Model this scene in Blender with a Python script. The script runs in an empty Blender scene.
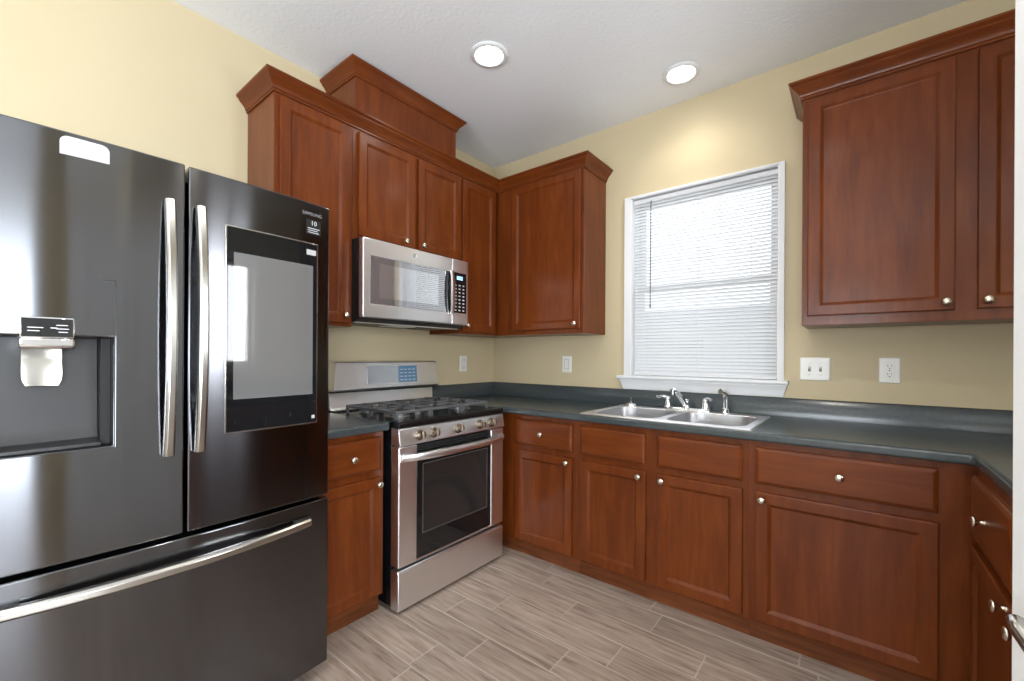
import bpy, bmesh, math, random
from mathutils import Vector, Matrix
random.seed(7)
C = bpy.context.scene.collection
PI = math.pi

# ------------------------------------------------------------------ camera
F, YAW, ROLL = 430.13, 0.6755, 0.0054
CAM = Vector((2.3681, -2.7085, 1.2243))
cd = bpy.data.cameras.new('camera'); cam = bpy.data.objects.new('camera', cd); C.objects.link(cam)
fw = Vector((-math.sin(YAW), math.cos(YAW), 0)); rt = Vector((math.cos(YAW), math.sin(YAW), 0)); up = Vector((0, 0, 1))
r2 = rt * math.cos(ROLL) + up * math.sin(ROLL); u2 = up * math.cos(ROLL) - rt * math.sin(ROLL)
M = Matrix((r2, u2, -fw)).transposed().to_4x4(); M.translation = CAM
cam.matrix_world = M
cd.sensor_width = 36; cd.lens = F / 1024 * 36; cd.shift_y = (355.894 - 340.5) / 1024
cd.clip_start = 0.02
bpy.context.scene.camera = cam

# ------------------------------------------------------------------ colour management
vs = bpy.context.scene.view_settings
vs.view_transform = 'Standard'; vs.look = 'None'; vs.gamma = 1; vs.use_curve_mapping = False
vs.exposure = 0.40

# ------------------------------------------------------------------ world (bright hazy sky)
w = bpy.data.worlds.new('sky'); bpy.context.scene.world = w; w.use_nodes = True
nt = w.node_tree; bg = nt.nodes['Background']
tc = nt.nodes.new('ShaderNodeTexCoord'); sx = nt.nodes.new('ShaderNodeSeparateXYZ')
rp = nt.nodes.new('ShaderNodeValToRGB')
nt.links.new(tc.outputs['Generated'], sx.inputs[0]); nt.links.new(sx.outputs['Z'], rp.inputs[0])
rp.color_ramp.elements[0].color = (.86, .90, .95, 1); rp.color_ramp.elements[0].position = 0.0
rp.color_ramp.elements[1].color = (.55, .72, 1.0, 1); rp.color_ramp.elements[1].position = 0.9
nt.links.new(rp.outputs[0], bg.inputs[0]); bg.inputs[1].default_value = 2.3

# ------------------------------------------------------------------ daylight and added ceiling fill
def area(name, loc, aim, sx_, sy_, watts, col):
    l = bpy.data.lights.new(name, 'AREA'); l.shape = 'RECTANGLE'; l.size = sx_; l.size_y = sy_
    l.energy = watts; l.color = col
    o = bpy.data.objects.new(name, l); C.objects.link(o); o.location = loc
    o.rotation_euler = (Vector(aim) - Vector(loc)).to_track_quat('-Z', 'Y').to_euler()
    return o
H = 2.789
area('daylight_side_window', (5.13, -4.08, 1.15), (0, -3.2, 1.9), 2.2, 2.1, 175, (.84, .92, 1.0))
area('back_ceiling_fill', (2.4, -6.13, 1.35), (2.1, -3.4, 5.6), 2.2, 1.6, 150, (.86, .93, 1.0))  # fill added at the unseen back window, tilted up to brighten the ceiling
area('daylight_kitchen_window', (1.62, 1.0, 2.25), (1.62, 0, 1.6), 1.7, .9, 14, (.93, .96, 1.0))
area('daylight_right_window', (3.56, -1.24, 1.58), (0, -1.3, 1.5), .55, .90, 24, (.93, .96, 1.0))

# ------------------------------------------------------------------ materials
def mat(name, col=(.8, .8, .8), rough=.5, metal=0, **k):
    m = bpy.data.materials.new(name); m.use_nodes = True
    b = m.node_tree.nodes['Principled BSDF']
    b.inputs['Base Color'].default_value = (*col, 1); b.inputs['Roughness'].default_value = rough
    b.inputs['Metallic'].default_value = metal
    for kk, v in k.items(): b.inputs[kk].default_value = v
    return m
def nodes(m): return m.node_tree, m.node_tree.nodes['Principled BSDF']
def N(t, kind, **k):
    n = t.nodes.new(kind)
    for a, b in k.items(): setattr(n, a, b)
    return n
def noise(t, scale, vec=(1, 1, 1), detail=3, rough=.5, coord='Object', rot=(0, 0, 0), dist=0):
    c = N(t, 'ShaderNodeTexCoord'); mp = N(t, 'ShaderNodeMapping'); n = N(t, 'ShaderNodeTexNoise')
    mp.inputs['Scale'].default_value = vec; mp.inputs['Rotation'].default_value = rot
    t.links.new(c.outputs[coord], mp.inputs[0]); t.links.new(mp.outputs[0], n.inputs['Vector'])
    n.inputs['Scale'].default_value = scale; n.inputs['Detail'].default_value = detail
    n.inputs['Roughness'].default_value = rough; n.inputs['Distortion'].default_value = dist
    return n
def ramp(t, src, stops):
    r = N(t, 'ShaderNodeValToRGB'); e = r.color_ramp.elements
    while len(e) < len(stops): e.new(.5)
    for q, (p, c) in zip(e, stops): q.position = p; q.color = (*c, 1) if len(c) == 3 else c
    t.links.new(src, r.inputs[0]); return r
def bump(t, b, src, strength, dist=.002):
    bp = N(t, 'ShaderNodeBump'); bp.inputs['Strength'].default_value = strength; bp.inputs['Distance'].default_value = dist
    t.links.new(src, bp.inputs['Height']); t.links.new(bp.outputs[0], b.inputs['Normal']); return bp

def paint(name, col, rough, sc, st):
    m = mat(name, col, rough); t, b = nodes(m)
    bump(t, b, noise(t, sc, detail=4).outputs['Fac'], st, .003); return m
M_wall = paint('yellow_wall_paint', (.565, .475, .305), .62, 90, .12)
M_ceil = paint('textured_ceiling_paint', (.85, .87, .90), .8, 55, .45)
M_white = paint('white_trim_paint', (.74, .755, .775), .35, 40, .02)

def wood(name, c1, c2, c3, vec, rough=.30):
    m = mat(name, c2, rough); t, b = nodes(m)
    n1 = noise(t, 3.0, vec, 6, .6, dist=.4)
    r = ramp(t, n1.outputs['Fac'], [(.25, c1), (.5, c2), (.78, c3)])
    n2 = noise(t, 2.2, (1, 1, 1), 2)
    mx = N(t, 'ShaderNodeMix', data_type='RGBA', blend_type='MULTIPLY'); mx.inputs[0].default_value = .55
    r2_ = ramp(t, n2.outputs['Fac'], [(.3, (.68, .62, .60)), (.7, (1.14, 1.15, 1.15))])
    t.links.new(r.outputs[0], mx.inputs[6]); t.links.new(r2_.outputs[0], mx.inputs[7])
    t.links.new(mx.outputs[2], b.inputs['Base Color'])
    n3 = noise(t, 9, vec, 4); bump(t, b, n3.outputs['Fac'], .06, .001)
    b.inputs['Specular IOR Level'].default_value = .22; b.inputs['Coat Weight'].default_value = .12; b.inputs['Coat Roughness'].default_value = .14
    return m
WC = [(.098, .0205, .0038), (.142, .0325, .0058), (.190, .048, .0092)]
M_wood = wood('cherry_stained_wood', *WC, (9, 9, 1.1))
M_woodh = wood('cherry_stained_wood_horizontal', *WC, (1.2, 1.2, 10))
M_wood_side = wood('cherry_veneer_side', (.115, .030, .012), (.165, .046, .018), (.21, .062, .024), (8, 8, 1))
M_toe = wood('toe_kick_wood', (.075, .020, .007), (.15, .045, .014), (.23, .075, .022), (1.0, 1.0, 14), .4)

m = mat('slate_green_laminate', (.05, .065, .07), .21); t, b = nodes(m)
n = noise(t, 60, detail=5); r = ramp(t, n.outputs['Fac'], [(.3, (.043, .054, .058)), (.7, (.054, .067, .071))])
t.links.new(r.outputs[0], b.inputs['Base Color'])
M_lam = m

def metal(name, col, rough, aniso=0, streak=(1, 1, 1), axis='Z', sstr=.0):
    m = mat(name, col, rough, 1.0); t, b = nodes(m)
    if aniso:
        b.inputs['Anisotropic'].default_value = aniso
        tg = N(t, 'ShaderNodeTangent', direction_type='RADIAL', axis=axis); t.links.new(tg.outputs[0], b.inputs['Tangent']); b.inputs['Anisotropic Rotation'].default_value = .25
    return m
M_ss = metal('brushed_stainless_steel', (.90, .91, .93), .34, .6, (1, .6, 90))
M_bss = metal('black_stainless_steel', (.140, .142, .152), .14, 1.0, (1, .6, 90))
M_handle = metal('satin_steel_handle', (.50, .49, .46), .22, 0, (1, 1, 6))
M_chrome = mat('polished_chrome', (.80, .81, .83), .06, 1)
M_sink = metal('sink_steel', (.82, .82, .83), .32, 0, (1, 12, 12))
M_bowl_shaded = metal('sink_steel_shaded', (.42, .42, .43), .40, 0, (1, 12, 12))  # bowl shade put into the colour: same steel as the rim, darkened
M_nickel = mat('brushed_nickel', (.66, .60, .50), .25, 1)
M_knobm = mat('range_knob_metal', (.26, .21, .165), .28, 1)
M_black = mat('black_enamel', (.006, .0065, .008), .16)
M_matte = mat('matte_black_plastic', (.005, .005, .005), .6)
M_bplastic = mat('black_plastic', (.012, .012, .013), .42)
M_iron = mat('cast_iron', (.10, .103, .107), .38)
M_glass_blk = mat('black_glass', (.008, .009, .010), .035, 0, **{'Specular IOR Level': .6})
M_screen = mat('display_screen_glass', (.22, .22, .22), .03, .35, **{'Specular IOR Level': 1.0})
M_mwglass = mat('microwave_window_glass', (.46, .47, .49), .03, .75, **{'Specular IOR Level': 1.0, 'Coat Weight': .6, 'Coat IOR': 1.9})
M_ovenwin = mat('oven_window_glass', (.022, .022, .022), .06, 0, **{'Specular IOR Level': .8})
M_dkgrey = mat('dark_grey_cabinet_steel', (.035, .036, .038), .4, .3)
M_fridgein = mat('grey_dispenser_plastic', (.055, .055, .057), .3, .5)
M_plate = mat('white_outlet_plastic', (.80, .79, .75), .3)
M_slot = mat('outlet_slot_dark', (.03, .03, .03), .6)
M_sticker = mat('white_sticker_paper', (.46, .455, .45), .5)
M_print = mat('light_grey_print', (.55, .56, .58), .5)
M_blk_label = mat('black_label', (.01, .01, .01), .35)
M_burner = mat('aluminium_burner', (.42, .42, .42), .38, .9)
M_filter = mat('grease_filter_mesh', (.10, .10, .10), .5, .8)
def emis(name, col, st):
    m = mat(name, col, .4); t, b = nodes(m)
    b.inputs['Emission Color'].default_value = (*col, 1); b.inputs['Emission Strength'].default_value = st; return m
M_lamp = emis('downlight_lens', (1, .97, .92), 9)
M_lcd = emis('lit_blue_display', (.35, .65, .95), .9)
M_lcddark = emis('range_display_blue', (.05, .13, .22), .35)

m = bpy.data.materials.new('window_glass'); m.use_nodes = True; t = m.node_tree; t.nodes.remove(t.nodes['Principled BSDF'])
tr = N(t, 'ShaderNodeBsdfTransparent'); gl = N(t, 'ShaderNodeBsdfGlossy'); gl.inputs['Roughness'].default_value = .02
mx = N(t, 'ShaderNodeMixShader'); fr = N(t, 'ShaderNodeFresnel')
t.links.new(fr.outputs[0], mx.inputs[0]); t.links.new(tr.outputs[0], mx.inputs[1]); t.links.new(gl.outputs[0], mx.inputs[2])
t.links.new(mx.outputs[0], t.nodes['Material Output'].inputs[0]); M_glass = m
m = bpy.data.materials.new('blind_slat_vinyl'); m.use_nodes = True; t = m.node_tree; b = t.nodes['Principled BSDF']
b.inputs['Base Color'].default_value = (.86, .87, .88, 1); b.inputs['Roughness'].default_value = .4
tl = N(t, 'ShaderNodeBsdfTranslucent'); tl.inputs[0].default_value = (.9, .92, .95, 1)
mx = N(t, 'ShaderNodeMixShader'); mx.inputs[0].default_value = .26
t.links.new(b.outputs[0], mx.inputs[1]); t.links.new(tl.outputs[0], mx.inputs[2]); t.links.new(mx.outputs[0], t.nodes['Material Output'].inputs[0]); M_slat = m

# wood-look porcelain planks: local grain coordinates come from each plank's own random value
m = mat('wood_look_plank_tile', (.35, .3, .26), .38); t, b = nodes(m)
at = N(t, 'ShaderNodeAttribute', attribute_name='plank'); c = N(t, 'ShaderNodeTexCoord'); mp = N(t, 'ShaderNodeMapping')
mp.inputs['Scale'].default_value = (2.6, 34, 1)
ad = N(t, 'ShaderNodeVectorMath', operation='ADD'); sc = N(t, 'ShaderNodeVectorMath', operation='SCALE'); sc.inputs[3].default_value = 37
t.links.new(at.outputs['Vector'], sc.inputs[0]); t.links.new(c.outputs['Object'], mp.inputs[0])
t.links.new(mp.outputs[0], ad.inputs[0]); t.links.new(sc.outputs[0], ad.inputs[1])
n1 = N(t, 'ShaderNodeTexNoise'); n1.inputs['Scale'].default_value = 1.6; n1.inputs['Detail'].default_value = 8; n1.inputs['Roughness'].default_value = .62; n1.inputs['Distortion'].default_value = .45
t.links.new(ad.outputs[0], n1.inputs['Vector'])
r = ramp(t, n1.outputs['Fac'], [(.30, (.165, .122, .096)), (.45, (.325, .252, .206)), (.57, (.405, .325, .270)), (.74, (.50, .42, .36))])
hs = N(t, 'ShaderNodeHueSaturation'); mr = N(t, 'ShaderNodeMapRange'); mr.inputs[3].default_value = .88; mr.inputs[4].default_value = 1.08
t.links.new(at.outputs['Fac'], mr.inputs[0]); t.links.new(mr.outputs[0], hs.inputs['Value']); t.links.new(r.outputs[0], hs.inputs['Color'])
t.links.new(hs.outputs[0], b.inputs['Base Color']); bump(t, b, n1.outputs['Fac'], .12, .001); M_floor = m
M_grout = paint('floor_grout', (.45, .395, .34), .8, 60, .1)
def leafy(name, a, b_):
    m = mat(name, a, .6); t, b = nodes(m); n = noise(t, 6, detail=6)
    r = ramp(t, n.outputs['Fac'], [(.3, a), (.7, b_)]); t.links.new(r.outputs[0], b.inputs['Base Color']); return m
M_grass = leafy('lawn_grass', (.10, .14, .05), (.22, .27, .12))
M_leaf = leafy('tree_leaves', (.03, .06, .02), (.10, .16, .06))
M_siding = paint('house_siding', (.42, .40, .38), .7, 10, .1)
M_roof = leafy('roof_shingles', (.08, .075, .07), (.16, .15, .14))

# ------------------------------------------------------------------ mesh builder
ID = lambda u, d, z: (u, d, z)
TA = lambda u, d, z: (d, u, z)             # things on the range wall: u = world y, d = out from wall
TB = lambda u, d, z: (u, -d, z)            # things on the window wall
XR = 3.32
TR = lambda u, d, z: (XR - d, u, z)        # things on the right wall
class MB:
    def __init__(s, T=ID): s.bm = bmesh.new(); s.T = T; s.mi = 0
    def v(s, p): return s.bm.verts.new(s.T(*p))
    def f(s, vs_, mi=None):
        try: q = s.bm.faces.new(vs_)
        except ValueError: return None
        q.material_index = s.mi if mi is None else mi; return q
    def box(s, a0, a1, b0, b1, c0, c1):
        V = [s.v((x, y, z)) for x in (a0, a1) for y in (b0, b1) for z in (c0, c1)]
        for q in ((0, 1, 3, 2), (4, 6, 7, 5), (0, 4, 5, 1), (2, 3, 7, 6), (0, 2, 6, 4), (1, 5, 7, 3)): s.f([V[i] for i in q])
        return s
    def hexa(s, P):   # eight corners: bottom four then top four
        V = [s.v(p) for p in P]
        for q in ((0, 1, 2, 3), (4, 5, 6, 7), (0, 1, 5, 4), (1, 2, 6, 5), (2, 3, 7, 6), (3, 0, 4, 7)): s.f([V[i] for i in q])
        return s
    def loops(s, L, close=True, cap0=True, cap1=True):
        R = [[s.v(p) for p in l] for l in L]
        for A, B in zip(R, R[1:]):
            n = len(A)
            for i in range(n if close else n - 1): s.f([A[i], A[(i + 1) % n], B[(i + 1) % n], B[i]])
        if cap0: s.f(R[0])
        if cap1: s.f(R[-1])
        return s
    def rects(s, u0, u1, z0, z1, steps):   # nested rectangles (inset, d)
        L = [[(u0 + i, d, z0 + i), (u1 - i, d, z0 + i), (u1 - i, d, z1 - i), (u0 + i, d, z1 - i)] for i, d in steps]
        return s.loops(L)
    def prism(s, prof, u0, u1):  # profile of (d,z)
        return s.loops([[(u0, d, z) for d, z in prof], [(u1, d, z) for d, z in prof]])
    def lathe(s, c, ax, prof, n=20):   # prof (r,h) along axis vector ax (local coordinates)
        ax = Vector(ax).normalized(); e1 = ax.orthogonal().normalized(); e2 = ax.cross(e1); c = Vector(c)
        L = [[tuple(c + ax * h + (e1 * math.cos(2 * PI * k / n) + e2 * math.sin(2 * PI * k / n)) * max(r_, 1e-5)) for k in range(n)] for r_, h in prof]
        return s.loops(L)
    def tube(s, pts, r, n=12, flat=1.0, up_=(0, 0, 1)):
        P = [Vector(p) for p in pts]; L = []
        rr = r if isinstance(r, (list, tuple)) else [r] * len(P)
        prev = None
        for i, p in enumerate(P):
            tg = (P[min(i + 1, len(P) - 1)] - P[max(i - 1, 0)]).normalized()
            a = Vector(up_) if prev is None else prev
            a = a - tg * a.dot(tg)
            if a.length < 1e-4: a = tg.orthogonal()
            a.normalize(); prev = a; b_ = tg.cross(a)
            L.append([tuple(p + a * math.cos(2 * PI * k / n) * rr[i] * flat + b_ * math.sin(2 * PI * k / n) * rr[i]) for k in range(n)])
        return s.loops(L)
    def grid(s, us, zs, filled, dfront, dback):   # slab with holes; front depth may curve
        fv, bv = {}, {}
        def gf(i, j):
            if (i, j) not in fv: fv[i, j] = s.v((us[i], dfront(us[i], zs[j]), zs[j]))
            return fv[i, j]
        def gb(i, j):
            if (i, j) not in bv: bv[i, j] = s.v((us[i], dback, zs[j]))
            return bv[i, j]
        nu, nz = len(us) - 1, len(zs) - 1
        F_ = lambda i, j: 0 <= i < nu and 0 <= j < nz and filled((us[i] + us[i + 1]) / 2, (zs[j] + zs[j + 1]) / 2)
        for i in range(nu):
            for j in range(nz):
                if not F_(i, j): continue
                s.f([gf(i, j), gf(i + 1, j), gf(i + 1, j + 1), gf(i, j + 1)])
                s.f([gb(i, j), gb(i, j + 1), gb(i + 1, j + 1), gb(i + 1, j)])
                if not F_(i - 1, j): s.f([gf(i, j), gf(i, j + 1), gb(i, j + 1), gb(i, j)])
                if not F_(i + 1, j): s.f([gf(i + 1, j), gb(i + 1, j), gb(i + 1, j + 1), gf(i + 1, j + 1)])
                if not F_(i, j - 1): s.f([gf(i, j), gb(i, j), gb(i + 1, j), gf(i + 1, j)])
                if not F_(i, j + 1): s.f([gf(i, j + 1), gf(i + 1, j + 1), gb(i + 1, j + 1), gb(i, j + 1)])
        return s
    def build(s, name, mats, parent=None, bev=0, seg=2, smooth=True, ang=32, origin=None, dissolve=False):
        bmesh.ops.remove_doubles(s.bm, verts=s.bm.verts, dist=1e-6)
        bmesh.ops.recalc_face_normals(s.bm, faces=s.bm.faces)
        if dissolve: bmesh.ops.dissolve_limit(s.bm, angle_limit=.01, verts=s.bm.verts, edges=s.bm.edges)
        me = bpy.data.meshes.new(name)
        rootp = parent
        off = Vector((0, 0, 0))
        while rootp is not None: off += rootp.location; rootp = rootp.parent
        if parent is None:
            if origin is None:
                xs = [v.co.copy() for v in s.bm.verts]
                lo = Vector([min(p[i] for p in xs) for i in range(3)]); hi = Vector([max(p[i] for p in xs) for i in range(3)])
                origin = Vector(((lo.x + hi.x) / 2, (lo.y + hi.y) / 2, lo.z))
            off = Vector(origin)
        bmesh.ops.translate(s.bm, verts=s.bm.verts, vec=-off)
        s.bm.to_mesh(me); s.bm.free()
        for m_ in (mats if isinstance(mats, (list, tuple)) else [mats]): me.materials.append(m_)
        o = bpy.data.objects.new(name, me); C.objects.link(o)
        if parent is None: o.location = off
        else: o.parent = parent
        if bev:
            b_ = o.modifiers.new('edge_rounding', 'BEVEL'); b_.width = bev; b_.segments = seg; b_.limit_method = 'ANGLE'; b_.angle_limit = math.radians(40)
            b_.harden_normals = False
        if smooth:
            me.polygons.foreach_set('use_smooth', [True] * len(me.polygons)); me.set_sharp_from_angle(angle=math.radians(ang))
        return o
def tag(o, label=None, cat=None, group=None, kind=None):
    if label: o['label'] = label
    if cat: o['category'] = cat
    if group: o['group'] = group
    if kind: o['kind'] = kind
    return o
def thing(name, loc, label, cat, group=None):
    o = bpy.data.objects.new(name, None); o.empty_display_size = .1; C.objects.link(o); o.location = loc
    return tag(o, label, cat, group)
def struct(mb, name, mats, parent=None, **k):
    o = mb.build(name, mats, parent, **k)
    if parent is None: o['kind'] = 'structure'
    return o
def text(name, body, size, T, u, d, z, m_, parent, flip=1, align='CENTER', depth=.0004, surf=None):
    cu = bpy.data.curves.new(name, 'FONT'); cu.body = body; cu.size = size; cu.extrude = depth; cu.align_x = align; cu.align_y = 'CENTER'; cu.resolution_u = 2
    tmp = bpy.data.objects.new('tmp', cu); C.objects.link(tmp)
    dg = bpy.context.evaluated_depsgraph_get(); me = bpy.data.meshes.new_from_object(tmp.evaluated_get(dg))
    bpy.data.objects.remove(tmp); bpy.data.curves.remove(cu)
    off = Vector((0, 0, 0)); q = parent
    while q is not None: off += q.location; q = q.parent
    for v in me.vertices:
        a, b_, c_ = v.co; v.co = Vector(T(u + flip * a, (surf(u + a, z) if surf else 0) + d + c_, z + b_)) - off
    me.materials.clear(); me.materials.append(m_)
    o = bpy.data.objects.new(name, me); C.objects.link(o); o.parent = parent
    return o

# ================================================================== ROOM SHELL
# floor of 6 x 24 inch plank tiles, individual planks in one mesh over a grout bed
mb = MB(); xs0 = []
pv = []
offs = {0: .387, 1: .452, 2: .085, 3: .398, 4: .236, 5: .527, 6: .387}
ylo, yhi, x_lo, x_hi = -6.0, 0.0, 0.0, 5.0
mb.mi = 1; mb.box(x_lo, x_hi, ylo, yhi, -.05, -.0008)
mb.mi = 0
g = .0021
for rrow in range(-5, 36):
    y1 = -.510 - .1602 * rrow; y0 = y1 - .1602
    o_ = offs[rrow % 7] if rrow in range(0, 7) else (rrow * .2137 + .11) % .6
    k = -1
    while True:
        a = o_ + .602 * k; b_ = a + .602; k += 1
        if a > x_hi: break
        A, B = max(a + g, x_lo), min(b_ - g, x_hi); Y0, Y1 = max(y0 + g, ylo), min(y1 - g, yhi)
        if B - A < .01 or Y1 - Y0 < .01: continue
        n0 = len(mb.bm.faces)
        e = .0012
        mb.loops([[(A, Y0, -.003), (B, Y0, -.003), (B, Y1, -.003), (A, Y1, -.003)],
                  [(A, Y0, -e), (B, Y0, -e), (B, Y1, -e), (A, Y1, -e)],
                  [(A + e, Y0 + e, 0), (B - e, Y0 + e, 0), (B - e, Y1 - e, 0), (A + e, Y1 - e, 0)]], cap0=False)
        pv += [random.random()] * (len(mb.bm.faces) - n0)
lay = mb.bm.faces.layers.float.new('plank')
mb.bm.faces.ensure_lookup_table(); nb = len(mb.bm.faces) - len(pv)
for i, f_ in enumerate(mb.bm.faces): f_[lay] = 0 if i < nb else pv[i - nb]
fl = struct(mb, 'floor', [M_floor, M_grout], origin=(0, 0, 0), smooth=False)

# ceiling with round cut-outs is not needed: the downlights are surface-trimmed
struct(MB().box(-.15, 5.15, -6.15, .15, H, H + .12), 'ceiling', M_ceil, origin=(0, 0, H), smooth=False)
struct(MB().box(-.15, 0, -6.15, .15, -.05, H), 'wall_left', M_wall, smooth=False)
WX0, WX1, WZ0, WZ1 = 1.206, 2.040, 1.092, 2.262
mb = MB(TB).grid([0, WX0, WX1, XR + .12], [-.05, WZ0, WZ1, H], lambda u, z: not (WX0 < u < WX1 and WZ0 < z < WZ1), lambda u, z: 0.0, -.15)
struct(mb, 'wall_back', M_wall, smooth=False)
mb = MB(TR).grid([-2.16, -1.52, -.96, .0], [-.05, 1.13, 2.03, H], lambda u, z: not (-1.52 < u < -.96 and 1.13 < z < 2.03), lambda u, z: 0.0, -.12)
struct(mb, 'wall_right', M_wall, smooth=False)
struct(MB().box(XR + .12, 5.0, -2.16, -2.04, -.05, H), 'wall_alcove', M_wall, smooth=False)
TRR = lambda u, d, z: (5.0 - d, u, z)
mb = MB(TRR).grid([-6.0, -5.2, -2.95, -2.04], [-.05, .08, 2.2, H], lambda u, z: not (-5.2 < u < -2.95 and .08 < z < 2.2), lambda u, z: 0.0, -.15)
struct(mb, 'wall_far_right', M_wall, smooth=False)
TBK = lambda u, d, z: (u, -6.0 + d, z)
mb = MB(TBK).grid([0, 1.3, 3.5, 5.0], [-.05, .7, 2.3, H], lambda u, z: not (1.3 < u < 3.5 and .7 < z < 2.3), lambda u, z: 0.0, -.15)
struct(mb, 'wall_front', M_wall, smooth=False)
struct(MB().box(2.86, 2.98, -2.76, -2.62, 0, H), 'wall_stub', M_wall, smooth=False)
for nm, T_, u0, u1 in (('baseboard_left', TA, -6.0, -2.80), ('baseboard_front', TBK, .014, 4.98), ('baseboard_far_right', TRR, -2.86, -2.17)):
    struct(MB(T_).prism([(0, 0), (.014, 0), (.014, .075), (.008, .09), (0, .09)], u0, u1), nm, M_white)

# windows behind the camera (their daylight reaches the kitchen)
def plain_window(name, T_, u0, u1, z0, z1):
    mb = MB(T_).grid([u0 - .07, u0, u1, u1 + .07], [z0 - .07, z0, z1, z1 + .07], lambda u, z: not (u0 < u < u1 and z0 < z < z1), lambda u, z: .018, .0)
    o = struct(mb, name, M_white, bev=.003)
    mb = MB(T_)
    um = (u0 + u1) / 2
    mb.grid([u0, u0 + .04, um - .02, um + .02, u1 - .04, u1], [z0, z0 + .04, z1 - .04, z1], lambda u, z: not ((u0 + .04 < u < um - .02 or um + .02 < u < u1 - .04) and z0 + .04 < z < z1 - .04), lambda u, z: -.075, -.11)
    mb.build('window_sash', M_white, o)
    mb = MB(T_); mb.box(u0 + .04, u1 - .04, -.096, -.092, z0 + .04, z1 - .04); mb.build('window_pane', M_glass, o)
    return o
plain_window('window_2', TRR, -5.2, -2.95, .08, 2.2)
plain_window('window_4', TR, -1.52, -.96, 1.13, 2.03)
plain_window('window_3', TBK, 1.3, 3.5, .7, 2.3)

# kitchen window: white drywall-return jamb, sashes, glass, stool and apron
W = thing('window_1', (1.623, 0, WZ0), None, None); W['kind'] = 'structure'
mb = MB(TB)
mb.grid([1.163, WX0, WX1, 2.066], [1.100, 1.1001, WZ1, 2.272], lambda u, z: not (WX0 < u < WX1 and z < WZ1), lambda u, z: .018, -.002)
mb.build('window_casing', M_white, W, bev=.004)
mb = MB(TB)
for a in ((WX0 - .001, WX0 + .006), (WX1 - .006, WX1 + .001)): mb.box(a[0], a[1], -.15, .014, 1.10, WZ1)
mb.box(WX0, WX1, -.15, .014, WZ1 - .006, WZ1 + .001)
mb.build('window_jamb', M_white, W)
def sash(z0, z1, d0, d1, nm):
    a, b_ = WX0 + .006, WX1 - .006
    MB(TB).grid([a, a + .048, b_ - .048, b_], [z0, z0 + .045, z1 - .045, z1], lambda u, z: not (a + .048 < u < b_ - .048 and z0 + .045 < z < z1 - .045), lambda u, z: -d0, -d1).build(nm, M_white, W, bev=.003)
sash(1.10, 1.70, .085, .110, 'lower_sash'); sash(1.655, 2.256, .112, .137, 'upper_sash')
MB(TB).box(WX0 + .05, WX1 - .05, -.100, -.096, 1.14, 1.66).build('window_pane', M_glass, W)
MB(TB).box(WX0 + .05, WX1 - .05, -.126, -.122, 1.69, 2.22).build('window_pane', M_glass, W)
MB(TB).prism([(-.15, 1.080), (.048, 1.080), (.054, 1.086), (.054, 1.096), (.048, 1.101), (-.15, 1.101)], 1.128, 2.088).build('window_stool', M_white, W)
mb = MB(TB)   # apron with splayed returns
prof = [(0, 1.011), (.012, 1.011), (.017, 1.018), (.020, 1.04), (.030, 1.062), (.036, 1.070), (.036, 1.080), (0, 1.080)]
mb.loops([[(1.158 - (z - 1.011) * .30, d, z) for d, z in prof], [(2.062 + (z - 1.011) * .30, d, z) for d, z in prof]])
mb.build('window_apron', M_white, W)

# ================================================================== BLIND
bl = thing('window_blind', (1.623, .03, 1.105), 'white horizontal mini blind lowered over the kitchen window', 'blind')
bx0, bx1 = WX0 + .009, WX1 - .009
MB(TB).prism([(-.045, 2.222), (-.012, 2.222), (-.010, 2.226), (-.010, 2.250), (-.045, 2.250)], bx0, bx1).build('headrail', M_white, bl, bev=.002)
mb = MB(TB); zc = 1.128; pitch = .0205
while zc < 2.216:
    # each slat arched, outer edge higher
    th = math.radians(50); hw = .0127
    L = []
    pr = []
    for q in (-1, -.5, 0, .5, 1):
        s_ = q * hw; a = .0016 * (1 - q * q)
        dd = -.028 - s_ * math.cos(th) + a * math.sin(th) ; zz = zc + s_ * math.sin(th) + a * math.cos(th)
        pr.append((dd, zz))
    pr2 = [(d - .0003, z - .0004) for d, z in reversed(pr)]
    mb.prism(pr + pr2, bx0 + .002, bx1 - .002); zc += pitch
mb.build('slats', M_slat, bl)
MB(TB).box(bx0 + .002, bx1 - .002, -.038, -.018, 1.104, 1.116).build('bottom_rail', M_white, bl, bev=.002)
for u in (1.335, 1.62, 1.905):
    mb = MB(TB)
    for d in (-.0135, -.0425): mb.tube([(u, d, 1.112), (u, d, 2.225)], .0007, 6)
    mb.build('ladder_cord', M_white, bl)
mb = MB(TB); mb.tube([(1.335, -.004, 2.226), (1.334, .002, 2.20), (1.333, .003, 1.56)], .0032, 8); mb.lathe((1.333, .003, 1.56), (0, 0, -1), [(.0032, 0), (.0045, .004), (.0045, .02), (.002, .024)], 8)
o = mb.build('tilt_wand', mat('clear_grey_wand', (.16, .16, .17), .2), bl); o['label'] = 'grey tilt wand'

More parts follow.
